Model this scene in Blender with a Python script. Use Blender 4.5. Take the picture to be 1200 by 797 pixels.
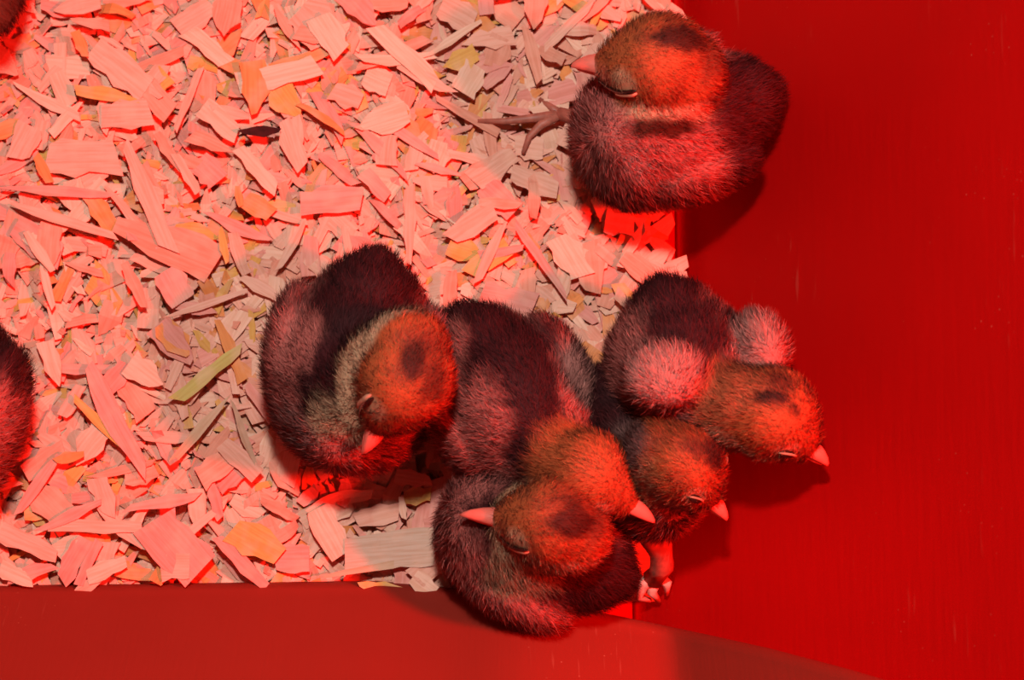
import bpy, bmesh, math, random
import numpy as np
from mathutils import Vector, Matrix

for o in list(bpy.data.objects): bpy.data.objects.remove(o)
S = bpy.context.scene
COL = S.collection
rng = np.random.default_rng(7)
random.seed(7)

# ------------------------------------------------------------------ camera
DIST, TILT, LENS = 0.50, math.radians(8), 66.0
cd = bpy.data.cameras.new('camera'); cam = bpy.data.objects.new('camera', cd); COL.objects.link(cam)
cam.location = (0, -DIST * math.sin(TILT), DIST * math.cos(TILT))
cam.rotation_euler = (TILT, 0, 0)
cd.lens = LENS; cd.sensor_width = 36; cd.clip_start = 0.01; cd.clip_end = 10
cd.dof.use_dof = True; cd.dof.focus_distance = 0.468; cd.dof.aperture_fstop = 18
S.camera = cam
CAM = np.array(cam.location); CX = np.array([1, 0, 0.])
CY = np.array([0, math.cos(TILT), math.sin(TILT)]); CZ = np.array([0, -math.sin(TILT), math.cos(TILT)])
KPX = 36.0 / LENS / 1200

def P(px, py, z=0.0):
    """point of the place at height z seen at a pixel of the 1200 x 797 photograph"""
    d = CX * (px - 600) * KPX - CY * (py - 398.5) * KPX - CZ
    t = (z - CAM[2]) / d[2]
    return CAM + d * t

def pix(p):
    q = np.asarray(p) - CAM
    w = -(q @ CZ)
    return 600 + (q @ CX) / w / KPX, 398.5 - (q @ CY) / w / KPX

# ------------------------------------------------------------------ light
w = bpy.data.worlds.new('world'); S.world = w; w.use_nodes = True
w.node_tree.nodes['Background'].inputs[0].default_value = (1.0, 0.55, 0.45, 1)
w.node_tree.nodes['Background'].inputs[1].default_value = 0.05

def area(name, loc, target, size, power, color):
    l = bpy.data.lights.new(name, 'AREA'); l.shape = 'DISK'; l.size = size; l.energy = power; l.color = color
    o = bpy.data.objects.new(name, l); COL.objects.link(o); o.location = loc
    o.rotation_euler = (Vector(target) - Vector(loc)).to_track_quat('-Z', 'Y').to_euler()
    return o
# white flash on top of the camera
area('camera_flash', tuple(CAM + CY * 0.165 + CX * -0.01), (0.0, 0.0, 0), 0.03, 1.95, (1.0, 0.97, 0.93))
# red brooder heat lamp hanging over the right side of the tub
area('heat_lamp', (0.305, -0.065, 0.395), (0.0, 0.0, 0), 0.055, 5.2, (1.0, 0.012, 0.006))
S.view_settings.view_transform = 'Standard'; S.view_settings.look = 'None'
S.view_settings.gamma = 1.0; S.view_settings.exposure = 0.0; S.view_settings.use_curve_mapping = False

# ------------------------------------------------------------------ helpers
def tag(o, label=None, cat=None, group=None, kind=None):
    if label: o['label'] = label
    if cat: o['category'] = cat
    if group: o['group'] = group
    if kind: o['kind'] = kind
    return o

def mesh_obj(name, V, F, mat, parent=None, smooth=True, cols=None, origin=None, attrs=None):
    V = np.asarray(V, dtype=np.float64)
    if origin is not None: V = V - np.asarray(origin)
    me = bpy.data.meshes.new(name)
    me.from_pydata(V.tolist(), [], [list(map(int, f)) for f in F])
    finish(me, mat, smooth, cols, attrs)
    o = bpy.data.objects.new(name, me); COL.objects.link(o)
    if parent is not None: o.parent = parent
    elif origin is not None: o.location = origin
    return o

def finish(me, mat, smooth=True, cols=None, attrs=None):
    if mat: me.materials.append(mat)
    if smooth: me.polygons.foreach_set('use_smooth', np.ones(len(me.polygons), dtype=bool))
    if cols is not None:
        a = me.attributes.new('col', 'FLOAT_COLOR', 'POINT')
        c = np.ones((len(me.vertices), 4), dtype=np.float32); c[:, :3] = cols
        a.data.foreach_set('color', c.ravel())
    if attrs:
        for k, v in attrs.items():
            a = me.attributes.new(k, 'FLOAT_VECTOR', 'POINT')
            a.data.foreach_set('vector', np.asarray(v, dtype=np.float32).ravel())
    me.update()

def nodes(name):
    m = bpy.data.materials.new(name); m.use_nodes = True
    nt = m.node_tree
    return m, nt, nt.nodes['Principled BSDF']

def nn(nt, t, **kw):
    n = nt.nodes.new(t)
    for k, v in kw.items(): setattr(n, k, v)
    return n

def mix(nt, fac, a, b, mode='MIX'):
    n = nt.nodes.new('ShaderNodeMix'); n.data_type = 'RGBA'; n.blend_type = mode
    for s, v in ((0, fac), (6, a), (7, b)):
        if isinstance(v, (int, float)): n.inputs[s].default_value = v
        elif isinstance(v, tuple): n.inputs[s].default_value = (*v, 1)
        else: nt.links.new(v, n.inputs[s])
    return n.outputs[2]

def ramp(nt, src, pts):
    r = nt.nodes.new('ShaderNodeValToRGB')
    e = r.color_ramp.elements
    e[0].position, e[0].color = pts[0][0], (*([pts[0][1]] * 3), 1)
    e[1].position, e[1].color = pts[-1][0], (*([pts[-1][1]] * 3), 1)
    for p, v in pts[1:-1]:
        q = e.new(p); q.color = (v, v, v, 1)
    nt.links.new(src, r.inputs[0]); return r.outputs[0]

# ------------------------------------------------------------------ materials
def plastic(name, base, dust=0.25):
    m, nt, b = nodes(name)
    tc = nn(nt, 'ShaderNodeTexCoord')
    n1 = nn(nt, 'ShaderNodeTexNoise'); n1.inputs['Scale'].default_value = 14; n1.inputs['Detail'].default_value = 4
    nt.links.new(tc.outputs['Object'], n1.inputs['Vector'])
    c = mix(nt, ramp(nt, n1.outputs[0], [(0.3, 0.0), (0.75, 1.0)]), tuple(x * 0.86 for x in base), base)
    # dust specks
    v = nn(nt, 'ShaderNodeTexVoronoi'); v.inputs['Scale'].default_value = 420
    nt.links.new(tc.outputs['Object'], v.inputs['Vector'])
    sp = ramp(nt, v.outputs['Distance'], [(0.03, 1.0), (0.11, 0.0)])
    n2 = nn(nt, 'ShaderNodeTexNoise'); n2.inputs['Scale'].default_value = 32; n2.inputs['Detail'].default_value = 3
    nt.links.new(tc.outputs['Object'], n2.inputs['Vector'])
    msk = ramp(nt, n2.outputs[0], [(0.52, 0.0), (0.68, 1.0)])
    # fine scratches: noise stretched along one way
    mp = nn(nt, 'ShaderNodeMapping'); mp.inputs['Scale'].default_value = (900, 60, 60); mp.inputs['Rotation'].default_value = (0, 0, 0.12)
    nt.links.new(tc.outputs['Object'], mp.inputs['Vector'])
    n3 = nn(nt, 'ShaderNodeTexNoise'); n3.inputs['Scale'].default_value = 1.0; n3.inputs['Detail'].default_value = 2
    nt.links.new(mp.outputs[0], n3.inputs['Vector'])
    scr = ramp(nt, n3.outputs[0], [(0.66, 0.0), (0.74, 1.0)])
    mx = nn(nt, 'ShaderNodeMath', operation='MAXIMUM'); nt.links.new(sp, mx.inputs[0])
    ms = nn(nt, 'ShaderNodeMath', operation='MULTIPLY'); nt.links.new(scr, ms.inputs[0]); ms.inputs[1].default_value = 0.35
    nt.links.new(ms.outputs[0], mx.inputs[1])
    mu = nn(nt, 'ShaderNodeMath', operation='MULTIPLY'); nt.links.new(mx.outputs[0], mu.inputs[0]); nt.links.new(msk, mu.inputs[1])
    mu2 = nn(nt, 'ShaderNodeMath', operation='MULTIPLY'); nt.links.new(mu.outputs[0], mu2.inputs[0]); mu2.inputs[1].default_value = dust
    c = mix(nt, mu2.outputs[0], c, (0.75, 0.28, 0.18))
    nt.links.new(c, b.inputs['Base Color'])
    b.inputs['Roughness'].default_value = 0.55; b.inputs['Specular IOR Level'].default_value = 0.12
    bp = nn(nt, 'ShaderNodeBump'); bp.inputs['Strength'].default_value = 0.12; bp.inputs['Distance'].default_value = 0.0004
    nt.links.new(n3.outputs[0], bp.inputs['Height']); nt.links.new(bp.outputs[0], b.inputs['Normal'])
    return m
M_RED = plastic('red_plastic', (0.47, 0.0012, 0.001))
M_FRONT = plastic('red_plastic_lamp_dimmed', (0.28, 0.021, 0.012), 0.35)  # same plastic, base dimmed against lamp light, flash sheen mixed into the colour

def wood_mat():
    m, nt, b = nodes('wood_shaving')
    at = nn(nt, 'ShaderNodeAttribute', attribute_name='col')
    gr = nn(nt, 'ShaderNodeAttribute', attribute_name='gr')
    mp = nn(nt, 'ShaderNodeMapping'); mp.inputs['Scale'].default_value = (90, 1500, 90)
    nt.links.new(gr.outputs['Vector'], mp.inputs['Vector'])
    n = nn(nt, 'ShaderNodeTexNoise'); n.inputs['Scale'].default_value = 1; n.inputs['Detail'].default_value = 3
    nt.links.new(mp.outputs[0], n.inputs['Vector'])
    n2 = nn(nt, 'ShaderNodeTexNoise'); n2.inputs['Scale'].default_value = 160; n2.inputs['Detail'].default_value = 2
    nt.links.new(gr.outputs['Vector'], n2.inputs['Vector'])
    dark = mix(nt, 1.0, at.outputs['Color'], (0.90, 0.80, 0.74), 'MULTIPLY')
    c = mix(nt, ramp(nt, n.outputs[0], [(0.38, 1.0), (0.6, 0.0)]), at.outputs['Color'], dark)
    c = mix(nt, ramp(nt, n2.outputs[0], [(0.45, 0.0), (0.75, 0.45)]), c, (0.88, 0.50, 0.36))
    nt.links.new(c, b.inputs['Base Color'])
    b.inputs['Roughness'].default_value = 0.75; b.inputs['Specular IOR Level'].default_value = 0.25
    bp = nn(nt, 'ShaderNodeBump'); bp.inputs['Strength'].default_value = 0.35; bp.inputs['Distance'].default_value = 0.0003
    nt.links.new(n.outputs[0], bp.inputs['Height']); nt.links.new(bp.outputs[0], b.inputs['Normal'])
    return m
M_WOOD = wood_mat()

def down_mat():
    m, nt, b = nodes('chick_down')
    at = nn(nt, 'ShaderNodeAttribute', attribute_name='col')
    sn = nn(nt, 'ShaderNodeAttribute', attribute_name='sn')
    nt.links.new(at.outputs['Color'], b.inputs['Base Color'])
    vn = nn(nt, 'ShaderNodeVectorMath', operation='NORMALIZE'); nt.links.new(sn.outputs['Vector'], vn.inputs[0])
    nt.links.new(vn.outputs[0], b.inputs['Normal'])
    b.inputs['Roughness'].default_value = 0.7; b.inputs['Specular IOR Level'].default_value = 0.15
    return m
M_DOWN = down_mat()

def simple(name, col, rough=0.5, spec=0.4, var=0.0):
    m, nt, b = nodes(name)
    tc = nn(nt, 'ShaderNodeTexCoord'); n = nn(nt, 'ShaderNodeTexNoise'); n.inputs['Scale'].default_value = 500
    nt.links.new(tc.outputs['Object'], n.inputs['Vector'])
    c = mix(nt, ramp(nt, n.outputs[0], [(0.35, 0.0), (0.65, 1.0)]), tuple(x * (1 - var) for x in col), col)
    nt.links.new(c, b.inputs['Base Color'])
    b.inputs['Roughness'].default_value = rough; b.inputs['Specular IOR Level'].default_value = spec
    return m
M_BEAK = simple('beak_horn', (0.78, 0.17, 0.12), 0.45, 0.4, 0.12)
M_LEG = simple('leg_skin', (0.52, 0.15, 0.10), 0.5, 0.35, 0.3)
M_TOE = simple('pale_leg_skin', (0.78, 0.42, 0.33), 0.5, 0.35, 0.3)
M_EYE = simple('dark_eye', (0.02, 0.008, 0.006), 0.12, 0.6)
M_LID = simple('eyelid_skin', (0.50, 0.25, 0.15), 0.6, 0.3, 0.2)

# ------------------------------------------------------------------ tub
XB = 0.0465          # foot of the right wall
ZF = -0.009          # tub floor under the bedding
def grid_obj(name, fn, us, vs, mat):
    V = [fn(u, v) for v in vs for u in us]
    n = len(us)
    F = [(j * n + i, j * n + i + 1, (j + 1) * n + i + 1, (j + 1) * n + i) for j in range(len(vs) - 1) for i in range(n - 1)]
    o = mesh_obj(name, V, F, mat)
    sm = o.modifiers.new('thickness', 'SOLIDIFY'); sm.thickness = 0.0025; sm.offset = -1
    return tag(o, kind='structure')

YF, YBK, XL, TOP = -0.0685, 0.22, -0.24, 0.17
def right_wall(d, y):
    # d is the run outwards from the foot of the wall; small fillet, then a steep slope
    s = 1.45
    z = ZF + (s * d * d / 0.006 if d < 0.003 else s * (d - 0.0015))
    z += 0.0012 * math.sin(y * 31) * min(1, d / 0.03)
    k = min(1, max(0, (-.025 - y) / .03)); k = k * k * (3 - 2 * k)
    return (XB - 0.002 - .0125 * k * max(0, 1 - d / .05) + d, y, z)
ds = [0, .001, .002, .003, .005, .008, .012, .02, .03, .045, .06, .08, .1, .12, .138]
def floorf(x, y): return (x, y, ZF)
fl = grid_obj('floor', floorf, list(np.linspace(XL, XB - 0.0016, 12)), list(np.linspace(-0.11, YBK, 12)), M_RED)
tag(fl, 'red plastic tub floor under the wood shavings')
wr = grid_obj('wall_right', right_wall, ds, list(np.linspace(-0.17, YBK, 40)), M_RED)
tag(wr, 'smooth dark red plastic tub wall sloping up on the right')

# the near wall sags inwards: a crest that starts at the shavings and swings away to the right
crest_px = [(-1400, 697), (-300, 697), (0, 697), (200, 695), (330, 693), (440, 692), (510, 698), (560, 705), (620, 714), (700, 729), (760, 741), (830, 756), (900, 772), (1000, 799), (1100, 830), (1250, 880), (1400, 940)]
def crest(px):
    for (a, b), (c, d) in zip(crest_px[:-1], crest_px[1:]):
        if px <= c: 
            t = (px - a) / (c - a); return b + (d - b) * t
    return crest_px[-1][1]
def front_wall(u, v):
    py = crest(u)
    z = 0.004
    for _ in range(30):
        p = P(u, py, z)
        z2 = 0.004 + 1.45 * max(0.0, p[0] - XB + 0.006) + 0.011 * (1 / (1 + math.exp(-(p[0] + 0.008) / 0.006)))
        z = 0.5 * z + 0.5 * z2
    p = P(u, py, z)
    R = 0.0035
    if v < 0:      # inner face going down
        return (p[0], p[1] - 0.0005, z - R + v)
    if v <= 1:     # rounded crest
        a = v * math.radians(58)
        return (p[0], p[1] - R * (1 - math.cos(a)), z - R + R * math.sin(a))
    s = v - 1
    a = math.radians(58)
    y0, z0 = p[1] - R * (1 - math.cos(a)), z - R + R * math.sin(a)
    return (p[0] , y0 - s, z0 + 1.1 * s + 2.2 * max(0, s - 0.03) ** 1.15)
us = [-1150, -900, -600] + list(range(-300, 1260, 20))
vs = [-0.03, -0.012, -0.004, 0, .15, .3, .5, .7, .85, 1, 1.002, 1.005, 1.01, 1.015, 1.02, 1.03, 1.04, 1.055, 1.07, 1.09]
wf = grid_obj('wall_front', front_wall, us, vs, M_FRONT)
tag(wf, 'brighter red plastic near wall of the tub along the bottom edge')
def lw(d, y): return (XL - 0.6 * d, y, ZF + d)
def bw(x, d): return (x, YBK + 0.6 * d, ZF + d)
tag(grid_obj('wall_left', lw, [0, .01, .05, .1, .18], list(np.linspace(-0.11, YBK, 6)), M_RED), 'red plastic tub wall on the left')
tag(grid_obj('wall_back', bw, list(np.linspace(XL, XB, 6)), [0, .01, .05, .1, .18], M_RED), 'red plastic tub wall at the back')

# ------------------------------------------------------------------ chicks
def unit(v): v = np.asarray(v, float); return v / np.linalg.norm(v)
def basis(f, u):
    f = unit(f); s = unit(np.cross(u, f)); u2 = np.cross(f, s)
    return np.array([f, s, u2])          # rows: forward, left, up
def sphere(nu=20, nv=12):
    V = [(0, 0, 1)]; F = []
    for j in range(1, nv):
        t = math.pi * j / nv
        for i in range(nu): 
            a = 2 * math.pi * i / nu
            V.append((math.sin(t) * math.cos(a), math.sin(t) * math.sin(a), math.cos(t)))
    V.append((0, 0, -1)); b = len(V) - 1
    for i in range(nu): F.append((0, 1 + i, 1 + (i + 1) % nu))
    for j in range(nv - 2):
        for i in range(nu):
            a = 1 + j * nu + i; c = 1 + j * nu + (i + 1) % nu
            F.append((a, a + nu, c + nu, c))
    for i in range(nu): F.append((b, 1 + (nv - 2) * nu + (i + 1) % nu, 1 + (nv - 2) * nu + i))
    return np.array(V), F
SV, SF = sphere()
def ell(parts, c, rad, B):
    parts.append((np.asarray(c) + (SV * np.asarray(rad)) @ B, SF))

def merge(parts):
    Vs, Fs, n = [], [], 0
    for V, F in parts:
        Vs.append(V); Fs += [tuple(i + n for i in f) for f in F]; n += len(V)
    return np.vstack(Vs), Fs

def tube(path, radii, n=8, up=(0, 0, 1), flat=1.0):
    path = [np.asarray(p, float) for p in path]; V = []; F = []
    for k, p in enumerate(path):
        t = unit(path[min(k + 1, len(path) - 1)] - path[max(k - 1, 0)])
        a = np.cross(t, up)
        if np.linalg.norm(a) < 1e-4: a = np.cross(t, (1, 0, 0))
        a = unit(a); b = np.cross(t, a)
        for i in range(n):
            g = 2 * math.pi * i / n
            V.append(p + radii[k] * (a * math.cos(g) + b * math.sin(g) * flat))
    for k in range(len(path) - 1):
        for i in range(n):
            F.append((k * n + i, k * n + (i + 1) % n, (k + 1) * n + (i + 1) % n, (k + 1) * n + i))
    F.append(tuple(range(n))[::-1]); F.append(tuple((len(path) - 1) * n + i for i in range(n)))
    return np.array(V), F

def sstep(x, a, b):
    t = np.clip((x - a) / (b - a), 0, 1); return t * t * (3 - 2 * t)

def vnoise(p, s, seed=0):
    q = p * s + seed * 7.3
    return (np.sin(q[:, 0] * 1.7 + 2 * np.sin(q[:, 1] * 1.3)) + np.sin(q[:, 1] * 2.1 + 1.7 * np.sin(q[:, 2] * 1.9)) + np.sin(q[:, 2] * 1.5 + 2.1 * np.sin(q[:, 0] * 1.1))) / 3

RUST = np.array([.43, .088, .027]); DARK = np.array([.046, .0070, .008]); ROSE = np.array([.40, .105, .085])
CREAM = np.array([.66, .38, .22]); GREY = np.array([.25, .105, .09]); PINK = np.array([.52, .19, .155]); BROWN = np.array([.12, .028, .016])

def chick(label, body, head, wings=None, extra=(), paint=(), legs=(), hairs=44000, voxel=0.0011, eye='closed', lift=0.0, back=0.48, seed=0, headcol=RUST, toecol=None):
    bc = P(*body['c']); L, W, H = body['r']; BB = basis(body['f'], body.get('u', (0, 0, 1)))
    hc = P(*head['c']); r = head['r']; HB = basis(head['f'], head['u'])
    parts = []
    ell(parts, bc, (L, W, H), BB)
    ell(parts, bc + BB[0] * L * .30 + BB[2] * H * -.05, (L * .72, W * .96, H * .92), BB)      # breast
    ell(parts, bc - BB[0] * L * .62 + BB[2] * H * .18, (L * .50, W * .62, H * .55), BB)       # rump
    ell(parts, bc - BB[0] * L * .95 + BB[2] * H * .22, (L * .24, W * .30, H * .28), BB)       # tail tuft
    nb = bc + BB[0] * L * .42 + BB[2] * H * .35
    he = hc - HB[0] * r * .35 - HB[2] * r * .35
    for k in range(6):
        t = k / 5; ell(parts, nb * (1 - t) + he * t, [(W * .68) * (1 - t) + r * .86 * t] * 3, BB)
    ell(parts, hc, (r * .96, r * .95, r * .95), HB)                                            # skull
    ell(parts, hc - HB[0] * r * .45 - HB[2] * r * .30, (r * .80, r * .84, r * .82), HB)
    for fx, dz, rr in ((.28, .04, .82), (.52, .08, .68), (.76, .12, .52), (.98, .16, .37), (1.14, .18, .27)):   # face tapering to the beak
        ell(parts, hc + HB[0] * r * fx - HB[2] * r * dz, (r * rr, r * rr, r * rr * .98), HB)
    for s in (-1, 1): ell(parts, hc + HB[0] * r * .20 + HB[1] * s * r * .40 - HB[2] * r * .36, (r * .50, r * .46, r * .46), HB)   # cheeks
    wc = []
    if wings is None:
        for s in (-1, 1):
            c = bc + BB[1] * s * W * .80 + BB[2] * H * .18 - BB[0] * L * .12
            ell(parts, c, (L * .60, W * .28, H * .48), BB); wc.append((c, L * .55))
    else:
        for wg in wings:
            c = P(*wg['c']); WB = basis(wg['f'], wg.get('u', (0, 0, 1)))
            ell(parts, c, wg['r'], WB)
    for e in extra: ell(parts, P(*e['c']), e['r'], basis(e['f'], e.get('u', (0, 0, 1))))
    for s in (-1, 1): ell(parts, bc + BB[1] * s * W * .55 - BB[2] * H * .55 + BB[0] * L * .05, (L * .40, W * .35, H * .42), BB)
    V, F = merge(parts)
    me = bpy.data.meshes.new('tmp'); me.from_pydata(V.tolist(), [], F)
    to = bpy.data.objects.new('tmp', me); COL.objects.link(to)
    rm = to.modifiers.new('r', 'REMESH'); rm.mode = 'VOXEL'; rm.voxel_size = voxel
    sm = to.modifiers.new('s', 'SMOOTH'); sm.factor = 0.5; sm.iterations = 5
    dg = bpy.context.evaluated_depsgraph_get(); ev = to.evaluated_get(dg); m2 = ev.to_mesh()
    nv = len(m2.vertices); V = np.empty(nv * 3); m2.vertices.foreach_get('co', V); V = V.reshape(-1, 3)
    N = np.empty(nv * 3); m2.vertices.foreach_get('normal', N); N = N.reshape(-1, 3)
    m2.calc_loop_triangles(); T = np.empty(len(m2.loop_triangles) * 3, dtype=np.int32); m2.loop_triangles.foreach_get('vertices', T); T = T.reshape(-1, 3)
    ev.to_mesh_clear(); bpy.data.objects.remove(to); bpy.data.meshes.remove(me)

    def eyepos(s): 
        d = unit((.62, s * .74, head.get('eu', .18))); return hc + (d * np.array([1.10, .98, 1.0]) * r * 1.02) @ HB
    beak0 = hc + HB[0] * r * 1.28 - HB[2] * r * .18

    def snap(q, off=0.0):
        k = np.argsort(np.linalg.norm(V - q, axis=1))[:5]
        n_ = unit(N[k].mean(0)); return q + n_ * ((V[k] - q).mean(0) @ n_ + off), n_
    def eye_frame(s):
        e, n_ = snap(eyepos(s)); fw = unit(HB[0] - n_ * (HB[0] @ n_)); up_ = np.cross(n_, fw); up_ = up_ * np.sign(up_ @ HB[2])
        return e, n_, fw, up_
    def slit(s, n=11):
        e, n_, fw, up_ = eye_frame(s)
        a = beak0 - HB[0] * r * .16 + HB[1] * s * r * .22 - HB[2] * r * .10; b_ = e - fw * r * .34
        out = []
        for t in np.linspace(0, 1, n):
            q = a * (1 - t) + b_ * t - up_ * r * .10 * math.sin(math.pi * t * 1.0)
            out.append(snap(q, .0005)[0])
        return out
    SL = {s: slit(s) for s in (-1, 1)}

    # plumage colour from where a tuft grows on the bird
    def colour(p):
        h = (p - hc) @ HB.T / r; b = (p - bc) @ BB.T / np.array([L, W, H])
        nz = vnoise(p, 260, seed) * .5 + vnoise(p, 700, seed + 3) * .5
        c = np.tile(ROSE, (len(p), 1))
        def put(m, col): 
            nonlocal c
            m = np.clip(m, 0, 1)[:, None]; c = c * (1 - m) + np.asarray(col) * m
        put(sstep(nz, 0.0, .9) * .6, GREY)
        put(sstep(-b[:, 2] + nz * .2, .15, .6) * .7, CREAM * .7)
        put(sstep(np.abs(b[:, 1]) + nz * .1, .78, .95) * sstep(-b[:, 0], -.3, .2) * .7, ROSE * 1.25)
        dk = sstep(b[:, 2] + nz * .16 - b[:, 0] * .22 - np.abs(b[:, 1]) * .25, back, back + .22)
        put(dk, DARK)
        put(sstep(-b[:, 0] + nz * .1 + b[:, 2] * .3, .85, 1.05), DARK)
        hd = np.linalg.norm(h * np.array([.92, 1, .95]), axis=1)
        inh = sstep(-hd - nz * .06, -1.42, -1.16)
        put(inh, headcol)
        thr = sstep(-(h[:, 2] + nz * .07 - .10 * h[:, 0]), head.get('thr', .22), head.get('thr', .22) + .2) * inh
        put(inh * sstep(vnoise(p, 330, seed + 9), .0, .8) * .40, BROWN)
        put(thr, CREAM)
        put(inh * sstep(-np.linalg.norm((h - np.array(head.get('cr', (-.42, 0, .85)))) * np.array([.9, 1.3, 1]), axis=1) - nz * .25, -.70, -.10) * .85, BROWN * .6)
        put(inh * sstep(-h[:, 0] + nz * .1, .55, .95) * sstep(h[:, 2], -.2, .3) * .75, BROWN)
        for q in paint:
            d = np.linalg.norm((p - P(*q[0])) / (np.asarray(q[3]) if len(q) > 3 else 1.0), axis=1)
            put(sstep(-d / q[1] - nz * .22, -1.15, -.6), q[2])
        for s in (-1, 1):
            d = np.linalg.norm(p - eyepos(s), axis=1) / r
            put(sstep(-d, -.42, -.22) * .6, CREAM)
        return c
    C = colour(V)

    # down: short tapering strands rooted on the skin
    A = np.linalg.norm(np.cross(V[T[:, 1]] - V[T[:, 0]], V[T[:, 2]] - V[T[:, 0]]), axis=1)
    A *= np.where(N[T[:, 0], 2] < -.55, .15, 1.0)
    g = np.random.default_rng(100 + seed)
    ti = g.choice(len(T), size=hairs, p=A / A.sum())
    u = g.random((hairs, 2)); fl_ = u.sum(1) > 1; u[fl_] = 1 - u[fl_]
    w0 = 1 - u.sum(1)
    def itp(X): return X[T[ti, 0]] * w0[:, None] + X[T[ti, 1]] * u[:, :1] + X[T[ti, 2]] * u[:, 1:]
    R0 = itp(V); n0 = itp(N); n0 /= np.linalg.norm(n0, axis=1)[:, None]
    hd = np.linalg.norm((R0 - hc) / r, axis=1); inh = sstep(-hd, -1.5, -1.15)
    keep = (np.linalg.norm(R0 - beak0, axis=1) > r * .22)
    for s in (-1, 1): keep &= np.linalg.norm((R0 - eyepos(s)) @ HB.T * np.array([.8, 1.5, 1.5]), axis=1) > r * .16
    for s in (-1, 1):
        for q in SL[s][2:]: keep &= np.linalg.norm(R0 - q, axis=1) > r * (.085 if eye == 'closed' else .03)
    R0, n0, inh = R0[keep], n0[keep], inh[keep]; K = len(R0)
    flow = -BB[0] * (1 - inh[:, None]) + -HB[0] * inh[:, None] + np.array([0, 0, -.25])
    flow = flow - n0 * (flow * n0).sum(1)[:, None]; flow /= np.linalg.norm(flow, axis=1)[:, None] + 1e-6
    rnd = g.normal(size=(K, 3)) * .24
    clump = np.stack([vnoise(R0, 420, 1), vnoise(R0, 430, 2), vnoise(R0, 410, 5)], 1) * .22
    d0 = n0 * .62 + flow * .62 + rnd + clump; d0 /= np.linalg.norm(d0, axis=1)[:, None]
    ln = (.0030 * (1 - inh) + .0019 * inh) * g.uniform(.6, 1.25, K)
    d1 = d0 + flow * .45 + rnd * .6; d1 /= np.linalg.norm(d1, axis=1)[:, None]
    M1 = R0 + d0 * (ln * .5)[:, None]; M2 = M1 + d1 * (ln * .5)[:, None]
    side = np.cross(d0, g.normal(size=(K, 3))); side /= np.linalg.norm(side, axis=1)[:, None]
    wd = (.000062 * g.uniform(.7, 1.3, K) * (1 - .15 * inh))[:, None]
    base = R0 - n0 * .0002
    HV = np.stack([base - side * wd, base + side * wd, M1 - side * wd * .7, M1 + side * wd * .7, M2], 1).reshape(-1, 3)
    hc_ = colour(R0) * (g.lognormal(0, .28, K))[:, None]
    tip = hc_ * 1.3 + np.array([.006, .0025, .0025])  # paler tips put a luminous rim into the strand colour
    HC = np.stack([hc_ * .85, hc_ * .85, hc_, hc_, tip], 1).reshape(-1, 3)  # darker roots: shading painted into the lower strand
    sn = n0 + d0 * .15 + g.normal(size=(K, 3)) * .30
    HS = np.repeat(sn, 5, axis=0)
    b0 = np.arange(K)[:, None] * 5 + nv
    tris = np.concatenate([b0 + [0, 1, 3], b0 + [0, 3, 2], b0 + [2, 3, 4]], 0)
    AV = np.vstack([V, HV]); AT = np.vstack([T, tris]).astype(np.int32)
    AC = np.clip(np.vstack([C * .9, HC]), 0, 1); AS = np.vstack([N, HS])

    lo = V[:, 2].min(); org = np.array([bc[0], bc[1], lo])
    root = bpy.data.objects.new('chick', None); COL.objects.link(root); root.location = org; root.empty_display_size = .01
    tag(root, label, 'chick', 'chicks huddled in the tub')
    me = bpy.data.meshes.new('body'); me.vertices.add(len(AV)); me.loops.add(len(AT) * 3); me.polygons.add(len(AT))
    me.vertices.foreach_set('co', (AV - org).ravel().astype(np.float32))
    me.loops.foreach_set('vertex_index', AT.ravel()); me.polygons.foreach_set('loop_start', np.arange(0, len(AT) * 3, 3, dtype=np.int32))
    me.polygons.foreach_set('loop_total', np.full(len(AT), 3, dtype=np.int32)); me.update(calc_edges=True)
    finish(me, M_DOWN, True, AC, {'sn': AS})
    bo = bpy.data.objects.new('body', me); COL.objects.link(bo); bo.parent = root

    # beak
    bl, bwid = r * head.get('bl', .60), r * .23
    def bp_(a, sd, up): return beak0 + HB[0] * a * bl + HB[1] * sd * bwid + HB[2] * up * bwid
    path = [bp_(-.45, 0, .05), bp_(0, 0, .10), bp_(.35, 0, .06), bp_(.68, 0, -.10), bp_(.9, 0, -.32), bp_(1.0, 0, -.5)]
    bv, bf = tube(path, [bwid * 1.05, bwid * .95, bwid * .76, bwid * .50, bwid * .26, bwid * .06], 12, HB[2], .8)
    bk = mesh_obj('beak', bv, bf, M_BEAK, root, origin=org)
    path = [bp_(-.4, 0, -.55), bp_(0, 0, -.62), bp_(.4, 0, -.60), bp_(.72, 0, -.58), bp_(.82, 0, -.55)]
    bv, bf = tube(path, [bwid * .8, bwid * .7, bwid * .52, bwid * .3, bwid * .08], 10, HB[2], .55)
    mesh_obj('lower_beak', bv, bf, M_BEAK, bk, origin=org)
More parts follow.
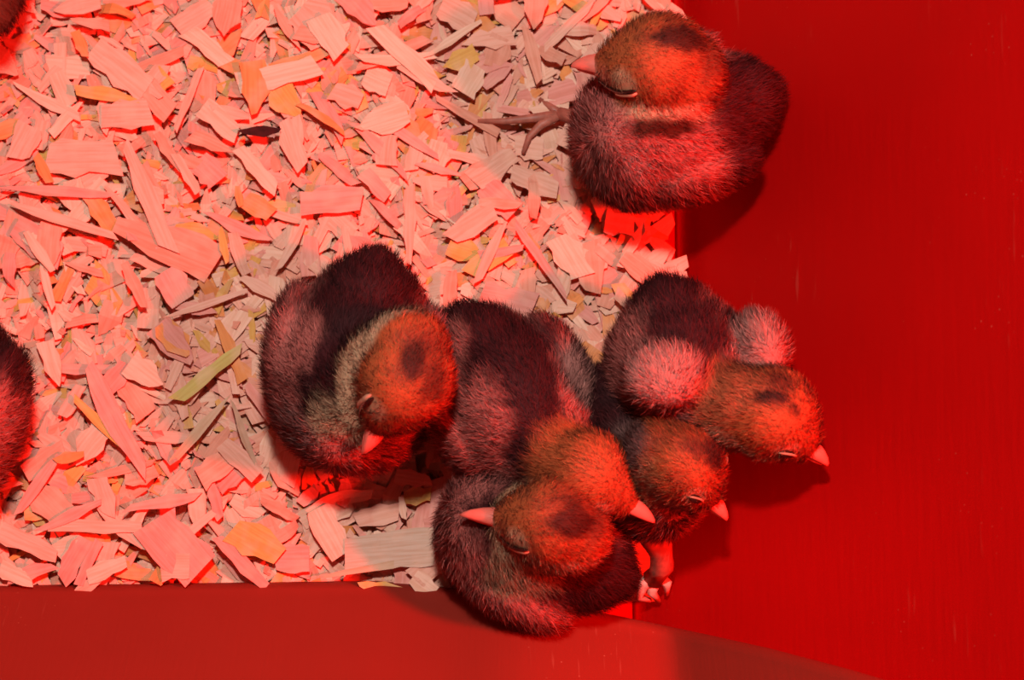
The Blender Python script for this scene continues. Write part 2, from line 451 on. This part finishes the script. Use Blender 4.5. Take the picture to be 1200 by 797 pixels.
    # eyes
    for s in (-1, 1):
        e, out, fw, upv = eye_frame(s); EB = np.array([fw, upv, out])
        if eye == 'closed':
            pth = [snap(q - upv * r * .085, .0003)[0] for q in SL[s][4:]]; k = len(pth)
            v, f = tube(pth, [r * .02] + [r * .065] * (k - 2) + [r * .02], 7, out)
            ld = mesh_obj('eyelid', v, f, M_LID, root, origin=org)
            k = len(SL[s])
            v, f = tube(SL[s], [r * (.018 + .030 * min(1, i / 6)) for i in range(k - 1)] + [r * .012], 6, out)
            mesh_obj('eye_slit', v, f, M_EYE, ld, origin=org)
        else:
            v = e + (SV * np.array([r * .19, r * .11, r * .10])) @ EB + out * .0003
            eb = mesh_obj('eye', v, SF, M_EYE, root, origin=org)
            pth = [e + EB[0] * r * (t * .23) + EB[1] * r * (.13 * (1 - t * t)) + out * (r * (.09 - .07 * t * t) + .0003) for t in np.linspace(-1, 1, 9)]
            v, f = tube(pth, [r * .012] + [r * .026] * 7 + [r * .012], 6, out)
            mesh_obj('eyelid', v, f, M_LID, eb, origin=org)
    # legs: shank and four toes each
    if not legs:
        legs = []
        for s in (-1, 1):
            k = bc + BB[1] * s * W * .45 + BB[0] * L * .15; k[2] = lo + .004
            a = k.copy(); a[2] = lo - .001; fx = unit(BB[0] * np.array([1, 1, 0]))
            sd = np.array([-fx[1], fx[0], 0])
            legs.append(dict(shank=[k + np.array([0, 0, .004]), k, a], toes=[[a, a + fx * .008 + sd * j * .004, a + fx * .013 + sd * j * .007 + np.array([0, 0, -.0005])] for j in (-1, 0, 1)] + [[a, a - fx * .005, a - fx * .007]]))
    for lg in legs:
        ps = []
        n = len(lg['shank']); rs = lg.get('rad', .0014)
        V1, F1 = tube(lg['shank'], [rs * (1.25 - .25 * i / max(1, n - 1)) for i in range(n)], 8, (0.1, .2, 1)); ps.append((V1, F1))
        lo_ = mesh_obj('leg', V1, F1, lg.get('mat', M_LEG), root, origin=org)
        for t in lg['toes']:
            rr = lg.get('toe', .0010)
            V1, F1 = tube(t, [rr * (1.15 - .75 * i / (len(t) - 1)) for i in range(len(t))], 7, (0.1, .2, 1))
            mesh_obj('toe', V1, F1, lg.get('tmat', lg.get('mat', M_LEG)), lo_, origin=org)
    return root

# A: the big one left of the huddle
chick('sleeping chick with dark back and drooping orange head, left of the huddle',
      body=dict(c=(419, 432, .0240), r=(.0258, .0214, .0240), f=(-.20, -1, -.10)),
      head=dict(c=(475, 443, .0570), r=.0122, f=(-.42, -.85, -.42), u=(.62, .22, .75), thr=.16, eu=.38),
      paint=[((430, 345, .048), .0150, DARK, (1.6, .85, 1.5)), ((350, 405, .040), .0095, ROSE * 1.3), ((385, 430, .045), .0065, DARK * 1.6, (.6, 1.2, 1.5)),
             ((400, 500, .045), .009, CREAM * .8), ((345, 520, .035), .010, GREY * 1.2), ((484, 422, .067), .0044, BROWN * .55, (.9, 1.3, 1.5)), ((413, 460, .050), .006, CREAM, (.7, 1.5, 1.5)), ((400, 545, .04), .008, ROSE * 1.5)],
      seed=1)
# B: behind, dark oval back, head low to the right
chick('chick with large dark oval back in the middle, beak tucked low to the right',
      body=dict(c=(606, 482, .0245), r=(.0255, .0195, .0240), f=(.50, -.85, 0)),
      head=dict(c=(690, 554, .0470), r=.0106, f=(.82, -.55, -.05), u=(.05, .30, .95)),
      paint=[((602, 432, .046), .0190, DARK, (1.0, 1.12, 1.6)), ((628, 518, .048), .010, DARK), ((555, 500, .042), .011, ROSE, (1, 1.2, 1.5)), ((527, 410, .04), .006, ROSE * .8, (1, 1.8, 1.5)),
             ((688, 445, .038), .011, PINK * .8, (.8, 1.6, 1.5)), ((670, 540, .05), .010, RUST, (1.2, 1.2, 2.0))],
      seed=2, headcol=RUST * .9)
# C: front, asleep, head to the left
chick('round chick asleep at the bottom of the huddle, beak pointing left',
      body=dict(c=(622, 632, .0215), r=(.0236, .0188, .0215), f=(-.85, .38, 0)),
      head=dict(c=(648, 611, .0500), r=.0110, f=(-.92, .14, -.08), u=(-.05, .50, .85), thr=.10, bl=.76, eu=.10),
      paint=[((700, 690, .035), .012, DARK * 1.2), ((545, 660, .03), .011, ROSE * 1.3, (1, 1.5, 1.5)), ((600, 680, .04), .007, CREAM * .5, (1.6, .8, 1.5)), ((560, 570, .03), .009, ROSE * 1.2, (1.6, 1, 1.5)),
             ((605, 655, .045), .005, CREAM * .8, (1.8, .8, 2)), ((672, 612, .060), .0052, BROWN * .55, (1.7, .8, 1.5))],
      seed=3)
# D: right, standing on the slope, wings held out
chick('chick leaning over the red slope with spread pink wings, highest at right',
      body=dict(c=(797, 434, .034), r=(.0196, .0182, .021), f=(.22, -.97, .0)),
      head=dict(c=(903, 482, .0560), r=.0112, f=(.78, -.55, -.22), u=(.25, .50, .85), thr=.30, bl=.50, eu=.02),
      wings=[dict(c=(780, 441, .056), r=(.0105, .0080, .0065), f=(-1, .1, .1)), dict(c=(893, 405, .047), r=(.0085, .0058, .007), f=(.35, -.9, 0))],
      paint=[((813, 375, .06), .0145, DARK * 1.3, (1.1, .95, 1.8)), ((722, 412, .045), .008, ROSE * 1.2, (1, 1.3, 2)), ((780, 441, .060), .0100, PINK, (1.1, .9, 1.4)), ((895, 404, .05), .0095, PINK * .9, (.9, 1, 1.5)),
             ((855, 470, .055), .010, RUST * .85 + ROSE * .15, (1, 1, 2)), ((906, 466, .068), .0030, BROWN * .4, (1.6, .8, 2)), ((934, 483, .066), .0022, BROWN * .5), ((900, 505, .066), .006, RUST * 1.05, (2, 1, 1.5))],
      eye='open', seed=4, back=.85)
# E: below D
# feet of E on the red floor
fa = P(768, 682, .000)
legE = dict(shank=[P(752, 612, .026), P(772, 640, .018), P(776, 662, .010), P(766, 678, .004)], rad=.0030, mat=M_LEG, tmat=M_TOE, toe=.0017,
            toes=[[P(764, 676, .004), P(754, 686, .004), P(748, 700, .001), P(762, 704, -.001)], [P(768, 678, .004), P(764, 694, .003), P(772, 705, -.001)],
                  [P(770, 676, .004), P(782, 684, .004), P(781, 697, .001)], [P(768, 674, .004), P(774, 664, .004)]])
legE2 = dict(shank=[P(725, 600, .022), P(732, 640, .010), P(738, 668, .002)], rad=.0017,
             toes=[[P(738, 668, .002), P(742, 680, .001), P(746, 690, -.002)], [P(738, 668, .002), P(732, 682, .0), P(730, 692, -.003)], [P(738, 668, .002), P(748, 674, .001), P(756, 680, -.002)], [P(738, 668, .002), P(736, 658, .001)]])
chick('half awake small chick under the pink wing, pink foot showing below',
      body=dict(c=(750, 536, .0265), r=(.0205, .0150, .0180), f=(.42, -.86, -.02)),
      head=dict(c=(799, 541, .0500), r=.0105, f=(.66, -.66, -.28), u=(.40, .32, .85), thr=.15, eu=.30, bl=.55),
      paint=[((714, 480, .045), .0095, DARK, (1, 1.5, 2)), ((770, 606, .04), .008, GREY * 1.3, (1.6, 1, 1.5)), ((795, 497, .055), .006, RUST * .6, (1.4, 1, 2)), ((836, 533, .056), .0035, BROWN * .6, (.9, 1.4, 2)),
             ((755, 560, .045), .008, RUST * .6 + CREAM * .3, (1, 1.4, 1.5)), ((730, 520, .05), .007, GREY * .6, (1, 1.5, 1.5))],
      legs=[legE, legE2], eye='open', seed=5)
# F: top, alone, leaning on the wall
legF = dict(shank=[P(735, 165, .012), P(700, 150, .009), P(672, 137, .006), P(655, 133, .0045)], rad=.0018, toe=.0014,
            toes=[[P(658, 134, .0045), P(620, 139, .0045), P(590, 142, .0040), P(560, 142, .0030)], [P(656, 134, .0045), P(634, 146, .0045), P(620, 160, .004), P(613, 180, .003)],
                  [P(656, 134, .0045), P(646, 126, .004), P(632, 116, .003)], [P(660, 134, .0045), P(668, 142, .004)]])
legF2 = dict(shank=[P(770, 190, .010), P(760, 210, .004), P(752, 215, .002)], rad=.0014,
             toes=[[P(752, 215, .002), P(735, 215, .002), P(722, 213, .0015)], [P(752, 215, .002), P(738, 225, .002), P(728, 230, .0015)], [P(752, 215, .002), P(742, 206, .002), P(732, 200, .0015)], [P(752, 215, .002), P(762, 218, .0015)]])
chick('lone dozing chick against the red wall at the top, leg stretched left',
      body=dict(c=(785, 148, .0310), r=(.0246, .0190, .0240), f=(-.88, -.30, .10)),
      head=dict(c=(775, 73, .0570), r=.0124, f=(-.96, .10, -.12), u=(.02, .42, .90), thr=.14, bl=.50, eu=.10),
      paint=[((880, 138, .045), .0155, DARK * 1.5, (.85, 1.4, 2)), ((790, 190, .05), .0100, ROSE * 1.15, (1.5, 1, 1.6)), ((745, 183, .045), .004, GREY * 2.2, (1, 1.6, 1.5)), ((770, 150, .053), .0045, BROWN * .7, (2.6, .6, 1.5)),
             ((700, 140, .045), .010, ROSE * 1.4, (1, 1.3, 1.6)), ((745, 108, .055), .0045, RUST * 1.5, (1.6, .8, 1.5)), ((800, 45, .066), .0055, BROWN * .5, (1.7, .7, 1.5))],
      legs=[legF, legF2], seed=6, back=.8)
# G and H: only their edges reach into the picture
chick('chick cut off by the left edge, only its dark flank showing',
      body=dict(c=(-80, 478, .0275), r=(.0270, .0222, .027), f=(-.20, -.97, 0)),
      head=dict(c=(-110, 585, .050), r=.0125, f=(-.7, -.7, -.2), u=(0, .2, .95)),
      paint=[((0, 420, .03), .014, DARK, (1, 1.3, 1.5)), ((10, 530, .025), .013, PINK * .7, (1, 1.3, 1.5))], hairs=26000, seed=7)
chick('brown chick beyond the top left corner, only a tuft in view',
      body=dict(c=(-72, -66, .0275), r=(.0262, .0215, .027), f=(-.6, .8, 0)),
      head=dict(c=(-130, -120, .050), r=.0125, f=(-.7, .6, -.2), u=(0, .2, .95)), hairs=12000, seed=8, back=.1,
      paint=[((-10, -8, .03), .02, BROWN)])

# ------------------------------------------------------------------ wood shavings
TINTS = {'pale pink': (.84, .42, .31), 'salmon': (.80, .32, .22), 'orange': (.80, .28, .09), 'amber': (.74, .38, .10), 'cream': (.88, .52, .38), 'rosy': (.80, .31, .25)}
TK = list(TINTS)
def flake_geo(L, W, curl, taper0, taper1, bow, ns=5, jag=.12, g=rng, th=.00035):
    """a thin shaving: ns stations along its length, top and bottom skins"""
    X = np.linspace(-.5, .5, ns); top = []; 
    for i, x in enumerate(X):
        t = x + .5
        wv = W * .5 * (taper0 * max(0, 1 - t * 2.2) + taper1 * max(0, t * 2.2 - 1.2) + (1 - max(0, 1 - t * 2.2) - max(0, t * 2.2 - 1.2)))
        a = wv * (1 + g.uniform(-jag, jag) * 2); b = wv * (1 + g.uniform(-jag, jag) * 2)
        z = curl * L * (x * x * 4 - .5) * .5; yy = bow * L * (.25 - x * x)
        e = g.uniform(-.08, .08) * L if i in (0, ns - 1) else 0
        top.append((x * L + e, yy - a, z + g.uniform(-1, 1) * W * .03)); top.append((x * L - e, yy + b, z + g.uniform(-1, 1) * W * .03))
    top = np.array(top); bot = top + np.array([0, 0, -th])
    V = np.vstack([top, bot]); n = len(top); F = []
    for i in range(ns - 1):
        a = 2 * i
        F.append((a, a + 2, a + 3, a + 1)); F.append((n + a, n + a + 1, n + a + 3, n + a + 2))
        F.append((a, n + a, n + a + 2, a + 2)); F.append((a + 1, a + 3, n + a + 3, n + a + 1))
    F.append((0, 1, n + 1, n)); F.append((n - 2, 2 * n - 2, 2 * n - 1, n - 1))
    return V, F
def orient(V, c, az, pitch, roll):
    R = Matrix.Rotation(az, 3, 'Z') @ Matrix.Rotation(pitch, 3, 'Y') @ Matrix.Rotation(roll, 3, 'X')
    return V @ np.array(R).T + np.asarray(c)

# loose small shavings beneath (too many to count) over a packed bed
SVs, SFs, SCs, SGs, n = [], [], [], [], 0
def bed_z(x, y): return -.0035 + .0012 * math.sin(x * 70 + 1) * math.cos(y * 55) + .0008 * math.sin(x * 160 + y * 120)
gx = np.linspace(XL + .002, XB - .006, 90); gy = np.linspace(YF - .0005, YBK, 90)
bv = np.array([(x, y, bed_z(x, y) - .0005) for y in gy for x in gx]); SVs.append(bv)
SFs += [(j * 90 + i, j * 90 + i + 1, (j + 1) * 90 + i + 1, (j + 1) * 90 + i) for j in range(89) for i in range(89)]
SCs.append(np.tile((.66, .34, .22), (8100, 1))); SGs.append(bv); n = 8100
def inbed(x, y, m=0.0):
    px, py = pix((x, y, 0))
    edge = 790 + 10 * math.sin(py * .045) + 6 * math.sin(py * .13) if py < 420 else 790 - (py - 420) * .32
    return px < edge - m * 4400 and y > YF + .0006 + m and y < YBK and x > XL
N_SMALL = 9500
for k in range(N_SMALL):
    x = rng.uniform(-.17, XB) if k < 8200 else rng.uniform(XL, XB); y = rng.uniform(YF, .13) if k < 8200 else rng.uniform(YF, YBK)
    L = rng.uniform(.0035, .0115); W = L * rng.uniform(.2, .6)
    if not inbed(x, y, .4 * W): continue
    V, F = flake_geo(L, W, rng.uniform(-.35, .35), rng.uniform(.2, 1), rng.uniform(.2, 1), rng.uniform(-.15, .15), 3, .2, th=.0002)
    c = np.array(TINTS[TK[rng.choice(6, p=[.30, .22, .09, .07, .20, .12])]]) * rng.uniform(.88, 1.08)
    V2 = orient(V, (x, y, bed_z(x, y) + rng.uniform(0, .0042)), rng.uniform(0, 6.28), rng.normal() * .12, rng.normal() * .16)
    V2[:, 1] = np.maximum(V2[:, 1], YF + .0003)
    SVs.append(V2); SFs += [tuple(i + n for i in f) for f in F]; SCs.append(np.tile(c, (len(V), 1))); SGs.append(V + rng.uniform(-1, 1, 3)); n += len(V)
o = mesh_obj('small_wood_shavings', np.vstack(SVs), SFs, M_WOOD, None, False, np.clip(np.vstack(SCs), 0, 1), attrs={'gr': np.vstack(SGs)})
tag(o, 'packed bed of small wood chips under the larger shavings', 'bedding', kind='stuff')

placed = []
def shaving(x1, y1, x2, y2, wpx, tint, shape, label=None, z=.004, curl=None, taper=(.8, .8), bow=0.0, tilt=None, col=None):
    a = P(x1, y1, z); b = P(x2, y2, z); L = np.linalg.norm(b - a); c = (a + b) / 2
    az = math.atan2(b[1] - a[1], b[0] - a[0]); W = wpx / 4400
    V, F = flake_geo(L, W, rng.uniform(-.12, .12) if curl is None else curl, taper[0], taper[1], bow, 6, .11)
    pt, rl = (rng.normal() * .05, rng.normal() * .10) if tilt is None else tilt
    V2 = orient(V, (0, 0, 0), az, pt, rl)
    V2[:, 1] = np.maximum(V2[:, 1], YF + .0004 - c[1])
    cc = np.array(TINTS[tint]) if col is None else np.array(col)
    cols = np.tile(cc * rng.uniform(.93, 1.05), (len(V), 1))
    o = mesh_obj('wood_shaving', V2, F, M_WOOD, None, False, np.clip(cols, 0, 1), attrs={'gr': V + rng.uniform(-1, 1, 3)})
    o.location = c
    mx, my = pix(c)
    placed.append(dict(o=o, px=mx, py=my, tint=tint, shape=shape, ang=math.degrees(az) % 180, label=label, L=L * 4400))
    return o

def blocked(px, py, m=0):
    for ex, ey, rx, ry in ((415, 438, 100, 130), (605, 460, 82, 100), (622, 642, 100, 85), (790, 410, 80, 70), (745, 545, 60, 90), (780, 150, 100, 88), (-70, 478, 98, 115), (700, 550, 60, 60)):
        if ((px - ex) / (rx + m)) ** 2 + ((py - ey) / (ry + m)) ** 2 < 1: return True
    return False

ZONES = [((-999, 160), (-999, 90), 'in the top left corner'), ((160, 330), (-999, 100), 'left of centre along the top edge'), ((330, 500), (-999, 100), 'at the middle of the top edge'),
         ((500, 1000), (-999, 110), 'beside the beak of the top chick'), ((-999, 130), (90, 230), 'at the upper left edge'), ((130, 260), (90, 240), 'left of the dark hole chip'),
         ((260, 400), (100, 240), 'around the dark hole chip'), ((400, 560), (100, 260), 'left of the outstretched foot'), ((560, 1000), (110, 250), 'below the outstretched foot'),
         ((-999, 120), (230, 360), 'above the cut-off left chick'), ((120, 330), (240, 360), 'up and left of the left chick'), ((330, 520), (240, 340), 'above the dark-backed left chick'),
         ((500, 640), (250, 380), 'above the middle chick'), ((640, 1000), (250, 440), 'above the chick with spread wings'), ((-999, 130), (360, 480), 'right of the cut-off left chick'),
         ((130, 330), (340, 480), 'in the unreddened patch, upper part'), ((-999, 150), (480, 600), 'below right of the cut-off left chick'), ((150, 340), (480, 610), 'in the unreddened patch, lower part'),
         ((-999, 150), (600, 720), 'in the bottom left corner'), ((150, 330), (600, 720), 'left along the bottom rim'), ((330, 540), (570, 720), 'between sleeping chicks by the bottom rim')]
def zone(px, py):
    for (a, b), (c, d), nme in ZONES:
        if a <= px < b and c <= py < d: return nme
    return 'among the chicks'

# the rest of the larger shavings
def rand_flakes(count):
    made = 0; tries = 0
    while made < count and tries < 20000:
        tries += 1
        px = rng.uniform(-8, 800); py = rng.uniform(-8, 692)
        p = P(px, py, .003)
        if blocked(px, py, -4) or not inbed(p[0], p[1], .0016): continue
        tint = TK[rng.choice(6, p=[.32, .22, .08, .05, .15, .18])]
        kind = rng.choice(4, p=[.34, .36, .18, .12])
        az = rng.uniform(0, math.pi)
        if kind == 0: L = rng.uniform(40, 95); Wd = rng.uniform(9, 18); shape = 'long narrow'; tp = (rng.uniform(.2, .9), rng.uniform(.2, .9))
        elif kind == 1: L = rng.uniform(30, 66); Wd = rng.uniform(18, 36); shape = 'broad flat'; tp = (rng.uniform(.6, 1), rng.uniform(.6, 1))
        elif kind == 2: L = rng.uniform(32, 64); Wd = rng.uniform(20, 38); shape = 'torn wedge-shaped'; tp = (rng.uniform(.75, 1), rng.uniform(.05, .25))
        else: L = rng.uniform(30, 55); Wd = rng.uniform(11, 18); shape = 'curled'; tp = (rng.uniform(.5, .9), rng.uniform(.5, .9))
        dx, dy = math.cos(az) * L / 2, math.sin(az) * L / 2
        ok = True
        for s in (-1, 1):
            q = P(px + s * dx, py + s * dy, .003)
            if not inbed(q[0], q[1], .0002): ok = False
        if not ok: continue
        f = .0016 + .0030 * made / count
        shaving(px - dx, py - dy, px + dx, py + dy, Wd, tint, shape, z=f + rng.uniform(0, .0008), curl=(rng.uniform(.35, .6) * rng.choice([-1, 1]) if kind == 3 else None), taper=tp, bow=rng.uniform(-.1, .1), tilt=(rng.normal() * .06, rng.normal() * .12))
        made += 1
rand_flakes(248)

# shavings one can single out in the photograph
HAND = [
 (104, 428, 170, 553, 27, 'rosy', 'long', 'long bowed pink shaving with a pale tip, left of the tan patch', (.55, .35), -.10),
 (268, 466, 203, 540, 13, 'pale pink', 'long', 'thin pointed tan splinter slanting through the unreddened patch', (.1, .6), 0),
 (272, 470, 300, 545, 9, 'salmon', 'long', 'narrow brownish splinter next to the left chick flank', (.3, .3), -.05),
 (147, 168, 198, 292, 21, 'pale pink', 'long', 'long straight pink shaving lying steeply, upper left', (.5, .9), 0),
 (55, 186, 138, 184, 40, 'pale pink', 'broad', 'broad rectangular pink shaving near the upper left edge', (1, 1), 0),
 (42, 182, 58, 214, 12, 'orange', 'short', 'short orange sliver leaning on a broad pink shaving', (.7, .7), 0),
 (4, 219, 132, 229, 13, 'rosy', 'long', 'long level pink splinter at the left edge, upper of two', (.3, .5), 0),
 (15, 240, 135, 276, 15, 'pale pink', 'long', 'long pink splinter at the left edge, lower of two', (.3, .5), 0),
 (135, 262, 252, 310, 46, 'salmon', 'wedge', 'largest salmon wedge above the tan patch', (.35, 1), 0),
 (205, 180, 232, 226, 13, 'pale pink', 'long', 'slim pink shaving right of the long straight one', (.7, .7), 0),
 (88, 106, 162, 118, 17, 'amber', 'bent', 'folded amber-orange shaving in the upper left', (.7, .3), .1),
 (88, 36, 100, 66, 14, 'orange', 'short', 'small bright orange shaving near the top left', (.8, .5), 0),
 (168, 96, 200, 132, 30, 'salmon', 'round', 'rounded salmon shaving beside the folded amber one', (.8, .8), 0),
 (110, 55, 172, 105, 38, 'pale pink', 'broad', 'broad pale pink sheet above the folded amber shaving', (.8, .8), 0),
 (84, 24, 128, 30, 14, 'salmon', 'short', 'dark salmon shaving at the top left', (.3, .9), 0),
 (372, 20, 400, 62, 34, 'cream', 'broad', 'pale cream sheet at the middle of the top', (.9, .8), 0),
 (278, 98, 372, 76, 30, 'cream', 'broad', 'cream sheet right above the dark hole chip', (.8, .8), 0),
 (440, 30, 510, 100, 24, 'cream', 'long', 'cream diagonal strip crossing under the bright splinter', (.8, .8), 0),
 (500, 66, 564, 24, 10, 'cream', 'long', 'bright cream splinter slanting up near the top chick', (.4, .5), 0),
 (352, 238, 424, 232, 34, 'rosy', 'broad', 'deep rosy oval shaving above the left chick', (.8, .7), 0),
 (286, 234, 318, 252, 26, 'orange', 'round', 'orange rounded shaving left of the rosy oval one', (.8, .7), 0),
 (278, 218, 282, 242, 10, 'orange', 'short', 'small upright orange-red chip above the tan patch', (.5, .5), 0),
 (258, 268, 266, 308, 9, 'amber', 'short', 'brown-gold sliver right of the largest salmon wedge', (.5, .5), 0),
 (206, 468, 282, 408, 17, 'amber', 'long', 'olive-yellow shaving in the tan patch beside the left chick', (.8, .5), 0),
 (196, 372, 290, 340, 10, 'pale pink', 'long', 'thin pale splinter at the top of the tan patch', (.3, .4), 0),
 (152, 424, 188, 452, 30, 'cream', 'broad', 'pale wedge at the left side of the tan patch', (1, .2), 0),
 (178, 612, 232, 672, 52, 'rosy', 'plate', 'largest rosy plate near the bottom rim', (1, 1), 0),
 (188, 664, 222, 664, 30, 'pale pink', 'square', 'pale square chip overlapping the largest rosy plate', (1, 1), 0),
 (254, 630, 312, 688, 17, 'rosy', 'long', 'diagonal rosy strip right of the large rosy plate', (.6, .6), 0),
 (272, 620, 328, 652, 36, 'amber', 'broad', 'yellow-stained shaving near the bottom rim', (.8, .7), 0),
 (404, 650, 512, 640, 46, 'cream', 'plate', 'big grey-tan plate left of the front sleeping chick', (.9, 1), 0),
 (380, 676, 512, 652, 9, 'pale pink', 'long', 'tan splinter along the lower edge of the grey plate', (.4, .4), 0),
 (372, 596, 402, 650, 34, 'cream', 'broad', 'rounded cream sheet left of the grey plate', (.7, .8), 0),
 (418, 628, 426, 664, 9, 'cream', 'short', 'slim whitish chip lying on the grey plate', (.7, .7), 0),
 (484, 676, 510, 694, 22, 'cream', 'broad', 'whitish chip between grey plate and bottom rim', (.9, .7), 0),
 (470, 582, 474, 608, 9, 'cream', 'short', 'pale upright sliver between left and front chicks', (.6, .6), 0),
 (72, 680, 102, 632, 24, 'rosy', 'plate', 'upright rosy strip at the bottom left, left of a pair', (.8, .9), 0),
 (92, 686, 116, 634, 12, 'rosy', 'long', 'upright rosy strip at the bottom left, right of a pair', (.8, .9), 0),
 (102, 676, 148, 658, 20, 'cream', 'broad', 'pale shaving right of the upright rosy pair', (.9, .6), 0),
 (46, 622, 118, 588, 13, 'rosy', 'long', 'rosy strip slanting up from the lower left', (.5, .5), 0),
 (20, 602, 70, 532, 17, 'rosy', 'long', 'long rosy strip under the cut-off chick', (.4, .3), 0),
 (0, 622, 66, 652, 24, 'pale pink', 'broad', 'broad pink shaving in the bottom left corner', (.9, .5), 0),
 (0, 666, 38, 684, 20, 'cream', 'broad', 'cream chip against the bottom rim at far left', (.9, .4), 0),
 (64, 540, 98, 532, 15, 'orange', 'short', 'bright orange chip right of the long rosy strip', (.4, .5), 0),
 (114, 560, 130, 606, 24, 'pale pink', 'wedge', 'pink wedge pointing down below the bowed shaving', (1, .3), 0),
 (148, 596, 232, 582, 14, 'rosy', 'long', 'level rosy strip above the largest rosy plate', (.5, .6), 0),
 (60, 616, 166, 618, 15, 'pale pink', 'long', 'level pale strip across the lower left', (.8, .8), 0),
 (730, 300, 768, 330, 26, 'salmon', 'broad', 'salmon leaf-shaped shaving by the red wall', (.5, .8), 0),
 (560, 330, 590, 262, 12, 'pale pink', 'long', 'pale strip standing above the middle chick', (.8, .6), 0),
 (604, 262, 664, 348, 12, 'rosy', 'long', 'rosy splinter slanting down toward the right chicks', (.6, .5), 0),
]
for i, (x1, y1, x2, y2, wpx, tint, shp, lab, tp, bow) in enumerate(HAND):
    col = None
    if 'olive' in lab: col = (.62, .46, .14)
    if 'grey-tan' in lab: col = (.66, .44, .33)
    if 'brownish' in lab: col = (.5, .28, .18)
    if 'tan splinter' in lab: col = (.62, .38, .24)
    shaving(x1, y1, x2, y2, wpx, tint, shp, lab, z=.0048 + .0012 * (i % 4) / 3, taper=tp, bow=bow, curl=-.03, tilt=(rng.normal() * .02, rng.normal() * .04), col=col)

M_HOLE = simple('dark_hole', (.05, .006, .005), 0.8, 0.2, 0.5)
# dark chip standing in for a shaded hole between the shavings
bk = shaving(282, 155, 328, 153, 13, 'salmon', 'gap', 'dark reddish-brown chip standing in for a hole among the shavings', z=.0072, taper=(.4, .4), curl=.05, tilt=(0, 0), col=(.03, .004, .003)); bk.data.materials[0] = M_HOLE
for q in placed:
    tag(q['o'], None, 'wood shaving', 'large wood shavings on the tub bedding')
groups = {}
for q in placed:
    if q['label']: q['o']['label'] = q['label']; continue
    a = q['ang']
    way = 'level' if (a < 22 or a > 158) else 'slanting up right' if a < 68 else 'upright' if a < 112 else 'slanting down right'
    groups.setdefault(f"{way} {q['tint']} {q['shape']} shaving {zone(q['px'], q['py'])}", []).append(q)
for lab, qs in groups.items():
    qs.sort(key=lambda q: q['py'])
    for i, q in enumerate(qs):
        if len(qs) == 1: q['o']['label'] = lab
        elif len(qs) == 2: q['o']['label'] = ('upper ', 'lower ')[i] + lab
        elif len(qs) == 3: q['o']['label'] = ('top ', 'middle ', 'bottom ')[i] + lab
        else: q['o']['label'] = lab

# ------------------------------------------------------------------ crumbs stuck to the right wall
def on_wall(px, py):
    z = 0.02
    for _ in range(40):
        p = P(px, py, z); z = .7 * z + .3 * max(ZF, ZF + 1.45 * (p[0] - XB))
    return P(px, py, z) + np.array([-.00025, 0, .0002])
def crumb(px, py, L, W, az, label, col):
    V, F = flake_geo(L, W, .1, .5, .5, .1, 5, .35, th=.0003)
    R = np.array(Matrix.Rotation(-math.atan(1.45), 3, 'Y') @ Matrix.Rotation(az, 3, 'Z'))
    o = mesh_obj('wood_crumb', V @ R.T, F, M_WOOD, None, False, np.tile(col, (len(V), 1)), attrs={'gr': V})
    o.location = on_wall(px, py)
    tag(o, label, 'crumb', 'crumbs on the red wall')
crumb(856, 284, .0085, .0024, 1.45, 'dried pinkish smear on the red wall below the top chick', (.60, .06, .06))
crumb(842, 315, .0040, .0012, .3, 'short pink crumb at the foot of the dried smear', (.55, .05, .05))
crumb(985, 532, .0022, .0012, .2, 'tiny pale crumb right of the highest chick beak', (.6, .25, .2))
crumb(1034, 719, .0075, .0016, .55, 'faint reddish streak on the lower right wall', (.70, .02, .015))
